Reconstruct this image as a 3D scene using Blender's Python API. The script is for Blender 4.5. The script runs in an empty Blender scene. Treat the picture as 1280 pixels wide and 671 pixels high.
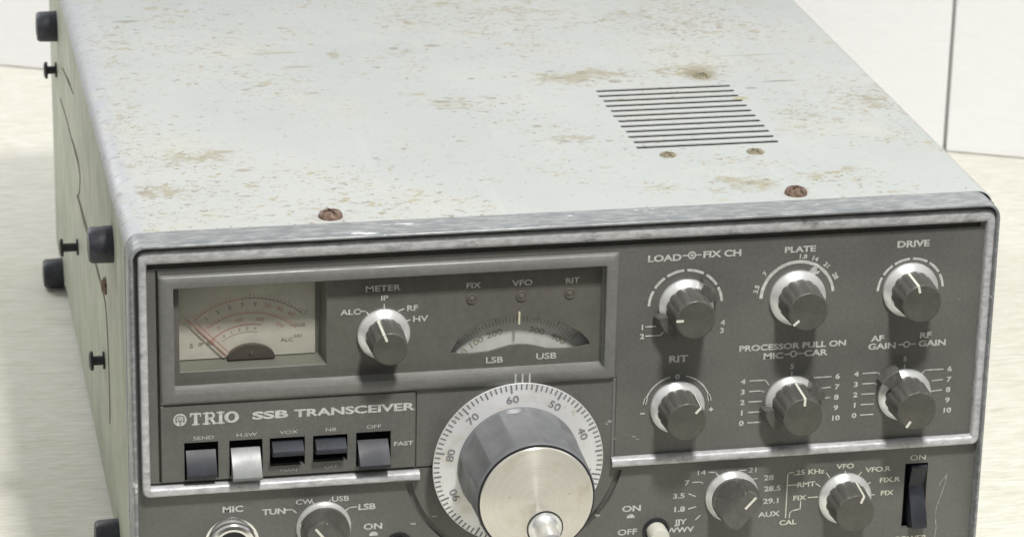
import bpy, bmesh, math, random
from mathutils import Vector, Matrix
random.seed(7)
S = bpy.context.scene
COL = S.collection
PI = math.pi
MM = 0.001

# ------------------------------------------------------------------ camera, light, exposure
cam_d = bpy.data.cameras.new('camera'); cam = bpy.data.objects.new('camera', cam_d); COL.objects.link(cam)
yaw, pitch, roll = 0.20759, 0.36120, 0.02151
f = Vector((math.sin(yaw)*math.cos(pitch), math.cos(yaw)*math.cos(pitch), -math.sin(pitch)))
r = Vector((math.cos(yaw), -math.sin(yaw), 0)); u = r.cross(f)
r2 = r*math.cos(roll) + u*math.sin(roll); u2 = -r*math.sin(roll) + u*math.cos(roll)
M = Matrix((r2, u2, -f)).transposed().to_4x4()
M.translation = Vector((-257.765, -1108.698, 414.784))*MM
cam.matrix_world = M
cam_d.sensor_width = 36; cam_d.lens = 114.77; cam_d.clip_start = 0.05; cam_d.clip_end = 50
cam_d.dof.use_dof = True; cam_d.dof.focus_distance = 1.235; cam_d.dof.aperture_fstop = 32
S.camera = cam
W = bpy.data.worlds.new('World'); S.world = W; W.use_nodes = True
bg = W.node_tree.nodes['Background']; bg.inputs[1].default_value = 0.50
# room light: bright from above, dimmer from the floor side
_t = W.node_tree; _c = _t.nodes.new('ShaderNodeTexCoord'); _s = _t.nodes.new('ShaderNodeSeparateXYZ'); _r = _t.nodes.new('ShaderNodeValToRGB')
_t.links.new(_c.outputs['Generated'], _s.inputs[0]); _t.links.new(_s.outputs['Z'], _r.inputs[0]); _t.links.new(_r.outputs[0], bg.inputs[0])
_r.color_ramp.elements[0].position = 0.0; _r.color_ramp.elements[0].color = (.20, .195, .18, 1)
_r.color_ramp.elements[1].position = 0.55; _r.color_ramp.elements[1].color = (1.0, 1.0, 1.0, 1)
def area(name, loc, target, size, power, color, sy=None):
    l = bpy.data.lights.new(name, 'AREA'); l.size = size; l.energy = power; l.color = color
    if sy: l.shape = 'RECTANGLE'; l.size_y = sy
    o = bpy.data.objects.new(name, l); COL.objects.link(o)
    o.location = loc
    o.rotation_euler = (Vector(target)-Vector(loc)).to_track_quat('-Z', 'Y').to_euler()
    return o
area('key_lamp', (0.09, -0.56, 0.96), (0, 0.0, -0.05), 0.12, 15.5, (1.0, 0.985, 0.955))
area('back_lamp', (-0.62, 0.80, 0.50), (-0.17, 0.45, -0.12), 0.40, 3.3, (0.97, 0.985, 1.0))
area('right_fill', (0.95, 0.15, 0.75), (0.35, 0.35, -0.12), 0.45, 1.9, (1.0, 1.0, 1.0))  # added fill that brightens the table and boards on the right
S.view_settings.view_transform = 'Standard'; S.view_settings.look = 'None'
S.view_settings.exposure = 0.0; S.view_settings.gamma = 1
S.render.engine = 'CYCLES'

# ------------------------------------------------------------------ materials
def mat(name, base=(.5,.5,.5), rough=.5, metal=0.0, spec=None):
    m = bpy.data.materials.new(name); m.use_nodes = True
    b = m.node_tree.nodes['Principled BSDF']
    b.inputs['Base Color'].default_value = (*base, 1); b.inputs['Roughness'].default_value = rough
    b.inputs['Metallic'].default_value = metal
    if spec is not None: b.inputs['Specular IOR Level'].default_value = spec
    return m
class N:
    """small node helper"""
    def __init__(s, m): s.m = m; s.t = m.node_tree; s.b = s.t.nodes['Principled BSDF']
    def new(s, ty, **kw):
        n = s.t.nodes.new(ty)
        for k, v in kw.items(): setattr(n, k, v)
        return n
    def link(s, a, b): s.t.links.new(a, b)
    def coord(s, scale=(1,1,1), loc=(0,0,0), rot=(0,0,0)):
        tc = s.new('ShaderNodeTexCoord'); mp = s.new('ShaderNodeMapping')
        mp.inputs['Scale'].default_value = scale; mp.inputs['Location'].default_value = loc; mp.inputs['Rotation'].default_value = rot
        s.link(tc.outputs['Object'], mp.inputs['Vector']); return mp.outputs[0]
    def noise(s, vec, scale, detail=4, rough=.55, dist=0):
        n = s.new('ShaderNodeTexNoise'); n.inputs['Scale'].default_value = scale; n.inputs['Detail'].default_value = detail
        n.inputs['Roughness'].default_value = rough; n.inputs['Distortion'].default_value = dist
        s.link(vec, n.inputs['Vector']); return n.outputs['Fac']
    def ramp(s, fac, a, b, c0=0.0, c1=1.0):
        n = s.new('ShaderNodeMapRange'); n.interpolation_type = 'SMOOTHSTEP'
        s.link(fac, n.inputs[0]); n.inputs[1].default_value = a; n.inputs[2].default_value = b
        n.inputs[3].default_value = c0; n.inputs[4].default_value = c1; return n.outputs[0]
    def mix(s, fac, a, b):
        n = s.new('ShaderNodeMix', data_type='RGBA')
        for v, i in ((fac, 0), (a, 6), (b, 7)):
            if isinstance(v, (float, int)): n.inputs[i].default_value = v
            elif isinstance(v, tuple): n.inputs[i].default_value = (*v, 1)
            else: s.link(v, n.inputs[i])
        return n.outputs[2]
    def math(s, op, a, b=0.0):
        n = s.new('ShaderNodeMath', operation=op)
        for v, i in ((a, 0), (b, 1)):
            if isinstance(v, (float, int)): n.inputs[i].default_value = v
            else: s.link(v, n.inputs[i])
        return n.outputs[0]
    def bump(s, h, strength=.2, dist=.0005):
        n = s.new('ShaderNodeBump'); n.inputs['Strength'].default_value = strength; n.inputs['Distance'].default_value = dist
        s.link(h, n.inputs['Height']); s.link(n.outputs[0], s.b.inputs['Normal'])

# coordinates for object-space textures are metres relative to each part's origin
def case_paint():
    m = mat('worn_grey_green_paint', rough=.42); n = N(m)
    v = n.coord(); vs = n.coord(scale=(.62, 1, 1), rot=(0, 0, .12))
    col = n.mix(n.ramp(n.noise(v, 5, 3), .35, .68), (.405, .43, .42), (.46, .472, .458))
    col = n.mix(n.ramp(n.noise(v, 16, 5, .6), .52, .75), col, (.47, .475, .43))
    # stains: patches at their places on the lid (metres from the case origin)
    pos = n.new('ShaderNodeNewGeometry'); sp = n.new('ShaderNodeTexCoord')
    patches = [(-138,92,22,14,1),(-148,58,18,12,1),(-92,150,30,40,.35),(-20,150,26,16,.8),(-28,215,16,30,.7),(30,268,60,45,.8),(40,175,26,11,1.25),(20,95,12,6,1.2),
               (88,178,16,12,1.1),(118,105,14,34,.9),(150,78,14,16,.8),(152,135,14,26,.95),(100,260,60,60,.7),(-10,52,30,14,.5),(72,32,20,12,1.1),
               (112,38,14,9,1.1),(-118,22,40,10,.6),(-92,32,26,8,.6),(40,33,10,8,1.0),(-60,260,50,30,.45),(-125,320,40,40,.4),(10,340,90,50,.6),(71,117,38,46,.45),(-150,200,12,90,.7),(0,70,120,60,.3),(-60,110,90,60,.28)]
    mask = None
    for (x, y, rx, ry, k) in patches:
        s1 = n.new('ShaderNodeVectorMath', operation='SUBTRACT'); n.link(sp.outputs['Object'], s1.inputs[0]); s1.inputs[1].default_value = (x*MM, y*MM, 0)
        s2 = n.new('ShaderNodeVectorMath', operation='MULTIPLY'); n.link(s1.outputs[0], s2.inputs[0]); s2.inputs[1].default_value = (1000/rx, 1000/ry, 6)
        s3 = n.new('ShaderNodeVectorMath', operation='LENGTH'); n.link(s2.outputs[0], s3.inputs[0])
        w = n.ramp(s3.outputs['Value'], 2.1, .0, 0, .175*k)
        mask = w if mask is None else n.math('MAXIMUM', mask, w)
    fine = n.noise(vs, 380, 8, .80); mid = n.noise(v, 70, 6, .65)
    bro = n.ramp(n.math('ADD', n.math('MULTIPLY', mid, .5), n.math('ADD', n.math('MULTIPLY', fine, .5), mask)), .645, .72)
    col = n.mix(n.ramp(n.math('ADD', n.math('MULTIPLY', n.noise(v, 26, 8, .72), .8), n.math('MULTIPLY', mask, .4)), .42, .62, 0, .45), col, (.46, .45, .38))
    col = n.mix(n.ramp(n.noise(vs, 420, 6, .75), .52, .72, 0, .28), col, (.33, .33, .29))
    col = n.mix(n.math('MULTIPLY', bro, .68), col, (.29, .26, .165))
    spots = n.ramp(n.math('ADD', n.noise(vs, 170, 6, .7), n.math('MULTIPLY', mask, .75)), .68, .77)
    col = n.mix(n.math('MULTIPLY', spots, .65), col, (.23, .20, .14))
    col = n.mix(n.ramp(n.noise(n.coord(scale=(.3, 1, 1), rot=(0,0,-.2)), 150, 5, .7, .4), .66, .74, 0, .5), col, (.27, .26, .22))
    # separate knocks and long smears
    for (x, y, rx, ry, c) in [(-141,282,7,2.2,(.2,.19,.15)),(53.5,166.8,3.5,3.0,(.2,.18,.12)),(91.7,170,9,9,(.25,.22,.12)),(-58,220,3,6,(.3,.28,.2)),(-150,262,4,2,(.33,.3,.22)),(-24,149,5,2,(.22,.19,.14)),(-14,228,4,2.4,(.24,.2,.14)),(-31,226,2.6,2.4,(.2,.17,.12)),
                              (2,292,5,3,(.3,.27,.17)),(33,316,9,4,(.3,.28,.19)),(-83,226,14,1.6,(.33,.29,.2)),(-76,205,8,1.6,(.27,.24,.18)),(123,158,10,1.2,(.16,.15,.12)),
                              (108,150,3,1.6,(.2,.18,.13)),(100,137,4,3,(.34,.3,.15)),(118,196,22,1.0,(.3,.3,.25)),(-115,75,4,2,(.27,.22,.13)),(-120,98,6,2.2,(.3,.26,.16)),
                              (-20,140,9,.9,(.3,.27,.2)),(60,15.5,3,1.2,(.4,.36,.22)),(91,174,8,5,(.2,.18,.1)),(-75,168,4,1.5,(.3,.25,.18)),(-107,230,3,2,(.28,.25,.17))]:
        s1 = n.new('ShaderNodeVectorMath', operation='SUBTRACT'); n.link(sp.outputs['Object'], s1.inputs[0]); s1.inputs[1].default_value = (x*MM, y*MM, 0)
        s2 = n.new('ShaderNodeVectorMath', operation='MULTIPLY'); n.link(s1.outputs[0], s2.inputs[0]); s2.inputs[1].default_value = (1000/rx, 1000/ry, 6)
        s3 = n.new('ShaderNodeVectorMath', operation='LENGTH'); n.link(s2.outputs[0], s3.inputs[0])
        d = n.math('ADD', s3.outputs['Value'], n.math('MULTIPLY', fine, 1.2))
        col = n.mix(n.ramp(d, 1.7, 1.05, 0, .65), col, c)
    # long pale rub marks running front to back
    rub = n.ramp(n.noise(n.coord(scale=(1, .06, 1)), 95, 3, .5), .60, .72)
    col = n.mix(n.math('MULTIPLY', rub, .07), col, (.66, .68, .66))
    # fine flecks and short brown scuffs, denser where the grime map is strong
    dens = n.ramp(n.noise(v, 13, 4, .6), .38, .64)
    for sc_, lo_, hi_, c_, k_, rz in ((330, .655, .70, (.24,.22,.17), .75, .3), (520, .66, .71, (.30,.27,.21), .7, -.2), (190, .665, .715, (.34,.30,.19), .7, .1)):
        fl = n.noise(n.coord(scale=(.72, 1, 1), rot=(0, 0, rz*2)), sc_, 4, .62, .5)
        fl = n.math('ADD', fl, n.math('MULTIPLY', n.math('SUBTRACT', n.math('ADD', n.math('MULTIPLY', dens, .75), n.math('MULTIPLY', mask, 3.6)), .15), .095))
        col = n.mix(n.ramp(fl, lo_, hi_, 0, k_), col, c_)
    # hairline scratches
    for rz, sc_ in ((.5, 90), (-.9, 120), (1.5, 80)):
        hl = n.noise(n.coord(scale=(.05, 1, 1), rot=(0, 0, rz)), sc_*6, 2, .5)
        gate = n.ramp(n.noise(n.coord(rot=(0, 0, rz)), 20, 2), .56, .62)
        col = n.mix(n.math('MULTIPLY', n.ramp(hl, .70, .74), n.math('MULTIPLY', gate, .5)), col, (.36, .35, .31))
    # rubbed left edge
    sx_ = n.new('ShaderNodeSeparateXYZ'); n.link(sp.outputs['Object'], sx_.inputs[0])
    edge = n.ramp(sx_.outputs[0], -.156, -.162)
    col = n.mix(n.math('MULTIPLY', edge, n.ramp(n.noise(v, 90, 5, .7), .40, .55, .15, .8)), col, (.40, .42, .45))
    col = n.mix(n.math('MULTIPLY', n.ramp(sx_.outputs[0], -.145, -.156), n.ramp(n.noise(v, 240, 5, .7), .56, .62, 0, .65)), col, (.28, .27, .26))
    n.link(col, n.b.inputs['Base Color'])
    n.link(n.ramp(n.noise(v, 30, 4), .3, .7, .34, .56), n.b.inputs['Roughness'])
    n.bump(n.math('ADD', fine, n.math('MULTIPLY', spots, -1.2)), .25, .0003)
    return m
def speckled(name, a, b, c=None, scale=300, rough=.4, metal=0., lo=.5, hi=.6, clo=.62, chi=.68, strength=.15, stretch=(1,1,1), big=(.9,1.06)):
    m = mat(name, rough=rough, metal=metal); n = N(m); v = n.coord(scale=stretch); v0 = n.coord()
    col = n.mix(n.ramp(n.noise(v, scale, 6, .7), lo, hi), a, b)
    if c: col = n.mix(n.ramp(n.noise(v, scale*.37, 6, .65), clo, chi), col, c)
    g = n.new('ShaderNodeHueSaturation'); n.link(col, g.inputs['Color']); n.link(n.ramp(n.noise(v0, 22, 3), .3, .7, *big), g.inputs['Value'])
    n.link(g.outputs[0], n.b.inputs['Base Color'])
    n.link(n.ramp(n.noise(v0, 60, 4), .3, .7, rough-.08, rough+.12), n.b.inputs['Roughness'])
    n.bump(n.noise(v, scale*1.3, 4), strength, .0002)
    return m
M_case = case_paint()
M_bezel = speckled('worn_blue_grey_paint', (.195,.207,.214), (.30,.31,.315), (.60,.62,.63), 420, .40, .0, .42, .62, .635, .67, .25, (.30,1,1))
M_alu = speckled('scuffed_aluminium', (.44,.44,.45), (.60,.60,.61), (.24,.24,.24), 520, .45, .2, .38, .62, .56, .72, .35, (.5,1,1))
M_panel = speckled('dark_grey_panel_paint', (.118,.117,.107), (.134,.133,.121), (.19,.185,.17), 700, .42, 0, .4, .6, .66, .74, .10, big=(.88,1.10))
M_surr = speckled('grey_window_surround', (.165,.165,.155), (.185,.185,.175), None, 500, .38, 0, .4, .6, strength=.05)
M_plate = speckled('smoky_brown_dial_plate', (.122,.117,.101), (.135,.130,.113), None, 300, .35, 0, .4, .6, strength=.03)
M_black = mat('black_plastic', (.018,.018,.022), .38)
M_dark = mat('dark_interior', (.012,.012,.012), .8)
M_blackblue = speckled('blue_black_rubber', (.020,.021,.028), (.035,.037,.05), None, 200, .42, 0, .4, .6, strength=.1)
M_cap = speckled('dark_grey_knob_plastic', (.088,.086,.076), (.110,.107,.096), (.21,.205,.185), 330, .34, 0, .4, .6, .60, .74, .10)
M_capface = speckled('knob_front_disc', (.080,.077,.064), (.096,.092,.078), None, 200, .45, 0, .4, .6, strength=.04)
M_grip = speckled('grey_tuning_grip', (.165,.17,.178), (.19,.195,.20), None, 150, .42, .0, .4, .6, strength=.04)
M_print = speckled('white_print', (.47,.47,.44), (.62,.62,.59), (.3,.3,.28), 600, .5, 0, .4, .6, .66, .72, .0)
M_faint = speckled('rubbed_print', (.27,.27,.25), (.42,.42,.39), (.2,.2,.18), 500, .5, 0, .4, .6, .55, .62, .0)
M_whitekey = speckled('off_white_plastic', (.165,.175,.17), (.20,.21,.205), None, 160, .35, 0, .4, .6, strength=.04)
M_ivory = mat('ivory_button', (.62,.61,.54), .35)
M_darkkey = speckled('blue_black_key', (.014,.016,.023), (.028,.031,.043), None, 130, .50, 0, .4, .65, strength=.08)
M_chrome = mat('bright_metal', (.86,.85,.83), .16, 1.0)
M_satin = mat('satin_bright_metal', (.90,.90,.89), .33, .85)
M_line = mat('white_pointer', (.72,.71,.62), .4)
M_mface = speckled('cream_meter_face', (.66,.635,.615), (.71,.685,.665), None, 120, .5, 0, .4, .6, strength=0)
M_mred = mat('red_scale_ink', (.58,.34,.32), .5)
M_mblk = mat('dark_scale_ink', (.31,.28,.25), .5)
M_needle = mat('red_needle', (.52,.20,.19), .4)
M_pivot = mat('brown_grey_pivot_cover', (.10,.085,.078), .4)
M_mbox = mat('grey_meter_body', (.20,.20,.185), .4)
M_drum = speckled('pale_dial_drum', (.54,.54,.50), (.60,.60,.56), None, 90, .45, 0, .4, .6, strength=0)
M_rust = speckled('rusty_screw', (.135,.085,.058), (.25,.18,.14), (.07,.045,.03), 500, .55, .3, .4, .6, .55, .65, .5)
M_steel = speckled('tarnished_screw', (.20,.18,.12), (.34,.31,.22), (.10,.07,.04), 500, .5, .3, .4, .6, .55, .65, .4)
M_lens = mat('dull_lamp_lens', (.13,.12,.10), .12)
def brushed(name, base, rough, aniso, stains=False, metal=1.0):
    m = mat(name, base, rough, metal); n = N(m)
    t = n.new('ShaderNodeTangent'); t.direction_type = 'RADIAL'; t.axis = 'Y'
    n.link(t.outputs[0], n.b.inputs['Tangent']); n.b.inputs['Anisotropic'].default_value = aniso; n.b.inputs['Anisotropic Rotation'].default_value = .25
    tc = n.new('ShaderNodeTexCoord'); sx = n.new('ShaderNodeVectorMath', operation='MULTIPLY'); sx.inputs[1].default_value = (1,0,1)
    n.link(tc.outputs['Object'], sx.inputs[0]); ln = n.new('ShaderNodeVectorMath', operation='LENGTH'); n.link(sx.outputs[0], ln.inputs[0])
    cb = n.new('ShaderNodeCombineXYZ'); n.link(ln.outputs['Value'], cb.inputs[0])
    rings = n.noise(cb.outputs[0], 1500, 3, .7)
    v = n.coord()
    col = n.mix(n.ramp(rings, .35, .65), tuple(c*.93 for c in base), tuple(min(1, c*1.05) for c in base))
    if stains:
        col = n.mix(n.ramp(n.noise(v, 90, 5, .6), .50, .72, 0, .55), col, (.60,.55,.42))
        col = n.mix(n.ramp(n.noise(v, 260, 5, .7), .64, .74, 0, .7), col, (.30,.27,.20))
    n.link(col, n.b.inputs['Base Color'])
    n.link(n.ramp(n.noise(v, 120, 4), .3, .7, rough*.9, rough*1.2), n.b.inputs['Roughness'])
    return m
M_spun = brushed('spun_aluminium_face', (.80,.77,.69), .30, .9, True, .55)
M_skirt = brushed('spun_aluminium_skirt', (.86,.86,.85), .36, .6, False, .6)
M_disc = brushed('satin_scale_disc', (.80,.80,.80), .42, .5, True, .35)
def wood(name, a, b, c, ang, lines=False):
    m = mat(name, rough=.55); n = N(m)
    v = n.coord(scale=(.13, 1, 1), rot=(0, 0, ang)); v2 = n.coord(scale=(.30, 1, 1), rot=(0, 0, ang))
    g1 = n.noise(v, 520, 8, .75, .6); g2 = n.noise(v2, 130, 7, .7, 1.0); g3 = n.noise(n.coord(), 3.0, 3)
    col = n.mix(n.ramp(g1, .38, .66), a, b)
    col = n.mix(n.ramp(g2, .52, .72, 0, .6), col, c)
    col = n.mix(n.ramp(g1, .70, .78, 0, .5), col, tuple(min(1, x*1.25) for x in b))
    col = n.mix(n.ramp(g3, .4, .7, 0, .25), col, c)
    n.link(col, n.b.inputs['Base Color']); n.bump(n.math('ADD', g1, n.math('MULTIPLY', g2, .7)), .35, .0006)
    return m
GA = math.radians(24.5)
M_table = wood('whitewashed_wood', (.66,.645,.545), (.82,.805,.745), (.53,.505,.40), GA)
M_wall = wood('white_painted_board', (.87,.865,.875), (.90,.895,.905), (.85,.845,.855), 0)
def glassy():
    m = bpy.data.materials.new('thin_clear_glass'); m.use_nodes = True; t = m.node_tree; t.nodes.clear()
    o = t.nodes.new('ShaderNodeOutputMaterial'); mx = t.nodes.new('ShaderNodeMixShader'); a = t.nodes.new('ShaderNodeBsdfTransparent'); g = t.nodes.new('ShaderNodeBsdfGlossy')
    a.inputs[0].default_value = (.93,.93,.90,1); g.inputs['Roughness'].default_value = .06; mx.inputs[0].default_value = .045
    t.links.new(a.outputs[0], mx.inputs[1]); t.links.new(g.outputs[0], mx.inputs[2]); t.links.new(mx.outputs[0], o.inputs[0]); return m
M_glass = glassy()

M_side = speckled('side_paint_bounce_tint', (.35,.37,.295), (.41,.43,.35), (.27,.27,.19), 90, .5, 0, .35, .65, .60, .70, .15, (1,1,.3))  # same case paint, with side shade and warm table bounce put into its colour
# ------------------------------------------------------------------ object helpers (all shapes given in mm)
ORG = {}
def empty(name, loc):
    o = bpy.data.objects.new(name, None); COL.objects.link(o); o.location = Vector(loc)*MM; o.empty_display_size = .05
    ORG[o.name] = Vector(loc); return o
def obj(name, bm, m, parent=None, org=None, smooth=None, label=None):
    if org is None:
        xs = [v.co for v in bm.verts]; org = Vector([(min(c[i] for c in xs)+max(c[i] for c in xs))/2 for i in range(3)])
    org = Vector(org)
    bmesh.ops.recalc_face_normals(bm, faces=bm.faces)
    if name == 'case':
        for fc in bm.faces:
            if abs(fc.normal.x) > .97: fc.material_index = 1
    for v in bm.verts: v.co = (v.co-org)*MM
    if smooth is not None:
        for fc in bm.faces: fc.smooth = True
        for e in bm.edges:
            if len(e.link_faces) == 2 and e.calc_face_angle(0) > math.radians(smooth): e.smooth = False
    me = bpy.data.meshes.new(name); bm.to_mesh(me); bm.free()
    o = bpy.data.objects.new(name, me); COL.objects.link(o)
    if isinstance(m, (list, tuple)):
        for k in m: me.materials.append(k)
    else: me.materials.append(m)
    ORG[o.name] = org
    if parent: o.parent = parent; o.location = (org-ORG[parent.name])*MM
    else: o.location = org*MM
    if label: o['label'] = label
    return o
def box(bm, x0, x1, y0, y1, z0, z1, mi=0):
    vs = [bm.verts.new((x, y, z)) for x in (x0, x1) for y in (y0, y1) for z in (z0, z1)]
    for q in ((0,1,3,2),(4,6,7,5),(0,4,5,1),(2,3,7,6),(0,2,6,4),(1,5,7,3)):
        fc = bm.faces.new([vs[i] for i in q]); fc.material_index = mi
    return vs
def bevel(bm, w, seg=2):
    bmesh.ops.bevel(bm, geom=list(bm.edges), offset=w, segments=seg, affect='EDGES', profile=.5, clamp_overlap=True)
def loft(bm, loops, close=False, cap0=False, cap1=False, mi=0):
    L = [[bm.verts.new(p) for p in lp] for lp in loops]; n = len(L[0])
    rng = range(len(L)) if close else range(len(L)-1)
    for i in rng:
        a, b = L[i], L[(i+1) % len(L)]
        for j in range(n):
            fc = bm.faces.new((a[j], a[(j+1) % n], b[(j+1) % n], b[j])); fc.material_index = mi
    if cap0: bm.faces.new(L[0]).material_index = mi
    if cap1: bm.faces.new(list(reversed(L[-1]))).material_index = mi
    return L
def rrect(x0, x1, z0, z1, y, rad=0.01, seg=5):
    pts = []
    for cx, cz, a0 in ((x1-rad, z1-rad, 0), (x0+rad, z1-rad, 90), (x0+rad, z0+rad, 180), (x1-rad, z0+rad, 270)):
        for k in range(seg+1):
            a = math.radians(a0+90*k/seg); pts.append((cx+rad*math.cos(a), y, cz+rad*math.sin(a)))
    return pts
def circle(cx, cz, rad, y, n=64, fn=None):
    out = []
    for k in range(n):
        a = 2*PI*k/n; rr = rad*(fn(a) if fn else 1); out.append((cx+rr*math.cos(a), y, cz+rr*math.sin(a)))
    return out
def lathe(bm, cx, cz, prof, n=64, fn=None, cap0=False, cap1=True):
    """prof: (radius, y) outward"""
    return loft(bm, [circle(cx, cz, rr, y, n, fn if i and fn and k else None) for i, (rr, y, k) in enumerate([(p+(1,))[:3] for p in prof])], cap0=cap0, cap1=cap1)
def prism(bm, pts, y0, y1):
    loft(bm, [[(x, y0, z) for x, z in pts], [(x, y1, z) for x, z in pts]], cap0=True, cap1=True)
def stroke(bm, pts, w, y, t=.06):
    """flat printed line of width w through (x, z) points"""
    t = t*random.uniform(.8, 1.5)
    for (x0, z0), (x1, z1) in zip(pts, pts[1:]):
        d = Vector((x1-x0, z1-z0)); 
        if d.length < 1e-6: continue
        d.normalize(); nx, nz = -d.y*w/2, d.x*w/2; e = d*(w*.35)
        prism(bm, [(x0-e.x+nx, z0-e.y+nz), (x0-e.x-nx, z0-e.y-nz), (x1+e.x-nx, z1+e.y-nz), (x1+e.x+nx, z1+e.y+nz)], y, y-t)
def arc(bm, cx, cz, rad, w, a0, a1, y, t=.06, n=None):
    """ring segment, angles clockwise from straight up, degrees"""
    n = n or max(2, int(abs(a1-a0)/5)); A = [math.radians(a0+(a1-a0)*k/n) for k in range(n+1)]
    pts = [(cx+(rad+w/2)*math.sin(a), cz+(rad+w/2)*math.cos(a)) for a in A] + [(cx+(rad-w/2)*math.sin(a), cz+(rad-w/2)*math.cos(a)) for a in reversed(A)]
    for k in range(n):
        q = [pts[k], pts[k+1], pts[2*n-k], pts[2*n+1-k]]; prism(bm, q, y, y-t)
def text(bm, s, x, z, h, y, wide=1.0, bold=.0, rot=0.0, align='CENTER', t=.06, space=1.0, shear=0):
    """raised lettering h mm tall, centred on (x, z), rot clockwise degrees"""
    cu = bpy.data.curves.new('lettering', 'FONT'); cu.body = s; cu.align_x = align; cu.align_y = 'BOTTOM_BASELINE'
    cu.size = 1; cu.extrude = 0; cu.offset = bold; cu.space_character = space; cu.resolution_u = 4; cu.shear = shear
    o = bpy.data.objects.new('lettering', cu); COL.objects.link(o)
    bpy.context.view_layer.update()
    me = bpy.data.meshes.new_from_object(o.evaluated_get(bpy.context.evaluated_depsgraph_get()))
    bpy.data.objects.remove(o); bpy.data.curves.remove(cu)
    k = h/.70; a = math.radians(-rot); ca, sa = math.cos(a), math.sin(a)
    vs = []
    for v in me.vertices:
        px, pz = v.co.x*k*wide, (v.co.y-.35)*k
        vs.append(bm.verts.new((x+px*ca-pz*sa, y-t, z+px*sa+pz*ca)))
    for p in me.polygons:
        try: bm.faces.new([vs[i] for i in p.vertices])
        except ValueError: pass
    bpy.data.meshes.remove(me)
def boolean(o, cutters):
    """subtract a bmesh from an object's mesh"""
    me = bpy.data.meshes.new('cut'); bmesh.ops.recalc_face_normals(cutters, faces=cutters.faces)
    org = ORG[o.name]
    for v in cutters.verts: v.co = (v.co-org)*MM
    cutters.to_mesh(me); cutters.free()
    c = bpy.data.objects.new('cut', me); COL.objects.link(c)
    par = o.parent; loc = o.location.copy(); o.parent = None; o.location = (0, 0, 0)
    md = o.modifiers.new('b', 'BOOLEAN'); md.operation = 'DIFFERENCE'; md.solver = 'EXACT'; md.object = c
    md.use_self = True
    bpy.context.view_layer.update()
    nm = bpy.data.meshes.new_from_object(o.evaluated_get(bpy.context.evaluated_depsgraph_get()))
    o.modifiers.clear(); old = o.data; o.data = nm; bpy.data.meshes.remove(old); nm.name = o.name
    bpy.data.objects.remove(c); bpy.data.meshes.remove(me)
    o.parent = par; o.location = loc

# ------------------------------------------------------------------ setting: table and boards behind
TZ = -155.3
bm = bmesh.new(); box(bm, -1500, 1500, -170, 1500, TZ-30, TZ)
o = obj('tabletop', bm, M_table, org=(0, 0, TZ)); o['kind'] = 'structure'
d = Vector((.90992, -.41478, 0)); nrm = Vector((-.41478, -.90992, 0)); sx, sy = 324.8, 510.7
def board(a, b, lab):
    bm = bmesh.new(); box(bm, a, b, 0, 14, 0, 620); bevel(bm, 1.2, 2)
    o = obj('wall_board', bm, M_wall, org=(0, 0, 0))
    o.location = Vector((sx, sy, TZ+.3))*MM; o.rotation_euler = (0, 0, -GA)
    o['label'] = lab; o['category'] = 'board'; o['group'] = 'white boards standing behind the radio'
board(-1150, -.9, 'wide white painted board standing behind the radio, left of the seam')
board(.9, 520, 'white painted board at the right edge, right of the dark vertical seam')

# ------------------------------------------------------------------ the radio
BASE = (0, 209, -155.2)
root = empty('radio_transceiver', BASE)
root['label'] = 'worn grey radio transceiver with stained lid, silver-framed dark panel and knobs on pale wood table'
root['category'] = 'radio'

# case: hollow rounded shell, front edge of the sides set further back than the lid
XO, ZT, ZB = 166.6, 4.0, -153.6
def case_loop(y, ins, off=0):
    pts = rrect(-XO+ins, XO-ins, ZB+ins, ZT-ins, 0, 6.5-ins if ins < 6 else .5, 8)
    return [(x, y+off*(1 if z < -3 else 0), z) for x, _, z in pts]
bm = bmesh.new()
loft(bm, [case_loop(12, .25, 7), case_loop(12.5, 0, 7), case_loop(417.5, 0), case_loop(418, .3), case_loop(418, .5), case_loop(12, .5, 7)], close=True)
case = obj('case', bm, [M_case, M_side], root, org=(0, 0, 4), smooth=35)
cut = bmesh.new(); NS = 12
for k in range(NS):
    y = 80.5+k*(154.6-80.5)/(NS-1); x0 = 41.6+(.6 if k % 2 else 0); x1 = 100.3
    pts = [(x0+.7, y-1.42), (x1-.7, y-1.42), (x1, y), (x1-.7, y+1.42), (x0+.7, y+1.42), (x0, y)]
    loft(cut, [[(a, b, 8) for a, b in pts], [(a, b, 1) for a, b in pts]], cap0=True, cap1=True)
boolean(case, cut)
bm = bmesh.new(); box(bm, -163.5, 163.5, 24, 416.5, -153, -9)
obj('chassis', bm, M_dark, root)
def screw(x, y, rad, hgt, m, name='lid_screw', ang=20, label=None):
    bm = bmesh.new(); prof = [(rad, 0), (rad*.98, hgt*.35), (rad*.85, hgt*.75), (rad*.5, hgt*.98), (rad*.22, hgt)]
    lp = [[(x+rr*math.cos(2*PI*k/24), y+rr*math.sin(2*PI*k/24), ZT-.05+h) for k in range(24)] for rr, h in prof]
    loft(bm, lp, cap0=True, cap1=True)
    o = obj(name, bm, m, case, smooth=40, label=label)
    c = bmesh.new()
    for a in (ang, ang+90):
        vs = box(c, -rad*.62, rad*.62, -rad*.12, rad*.12, ZT+hgt*.45, ZT+hgt+1)
        R_ = Matrix.Rotation(math.radians(a), 3, 'Z')
        for v in vs: v.co = R_ @ v.co + Vector((x, y, 0))
    boolean(o, c)
screw(-89.5, 18.2, 4.6, 2.6, M_rust, label='rusty brown lid screw')
screw(89.5, 18.4, 4.4, 2.8, M_rust, ang=50, label='rusty brown lid screw')
screw(52.1, 69.8, 3.4, .9, M_steel, ang=10); screw(87.4, 68.8, 3.6, .9, M_steel, ang=35)
screw(91.7, 169.5, 4.0, 1.0, M_steel, ang=60)

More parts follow.
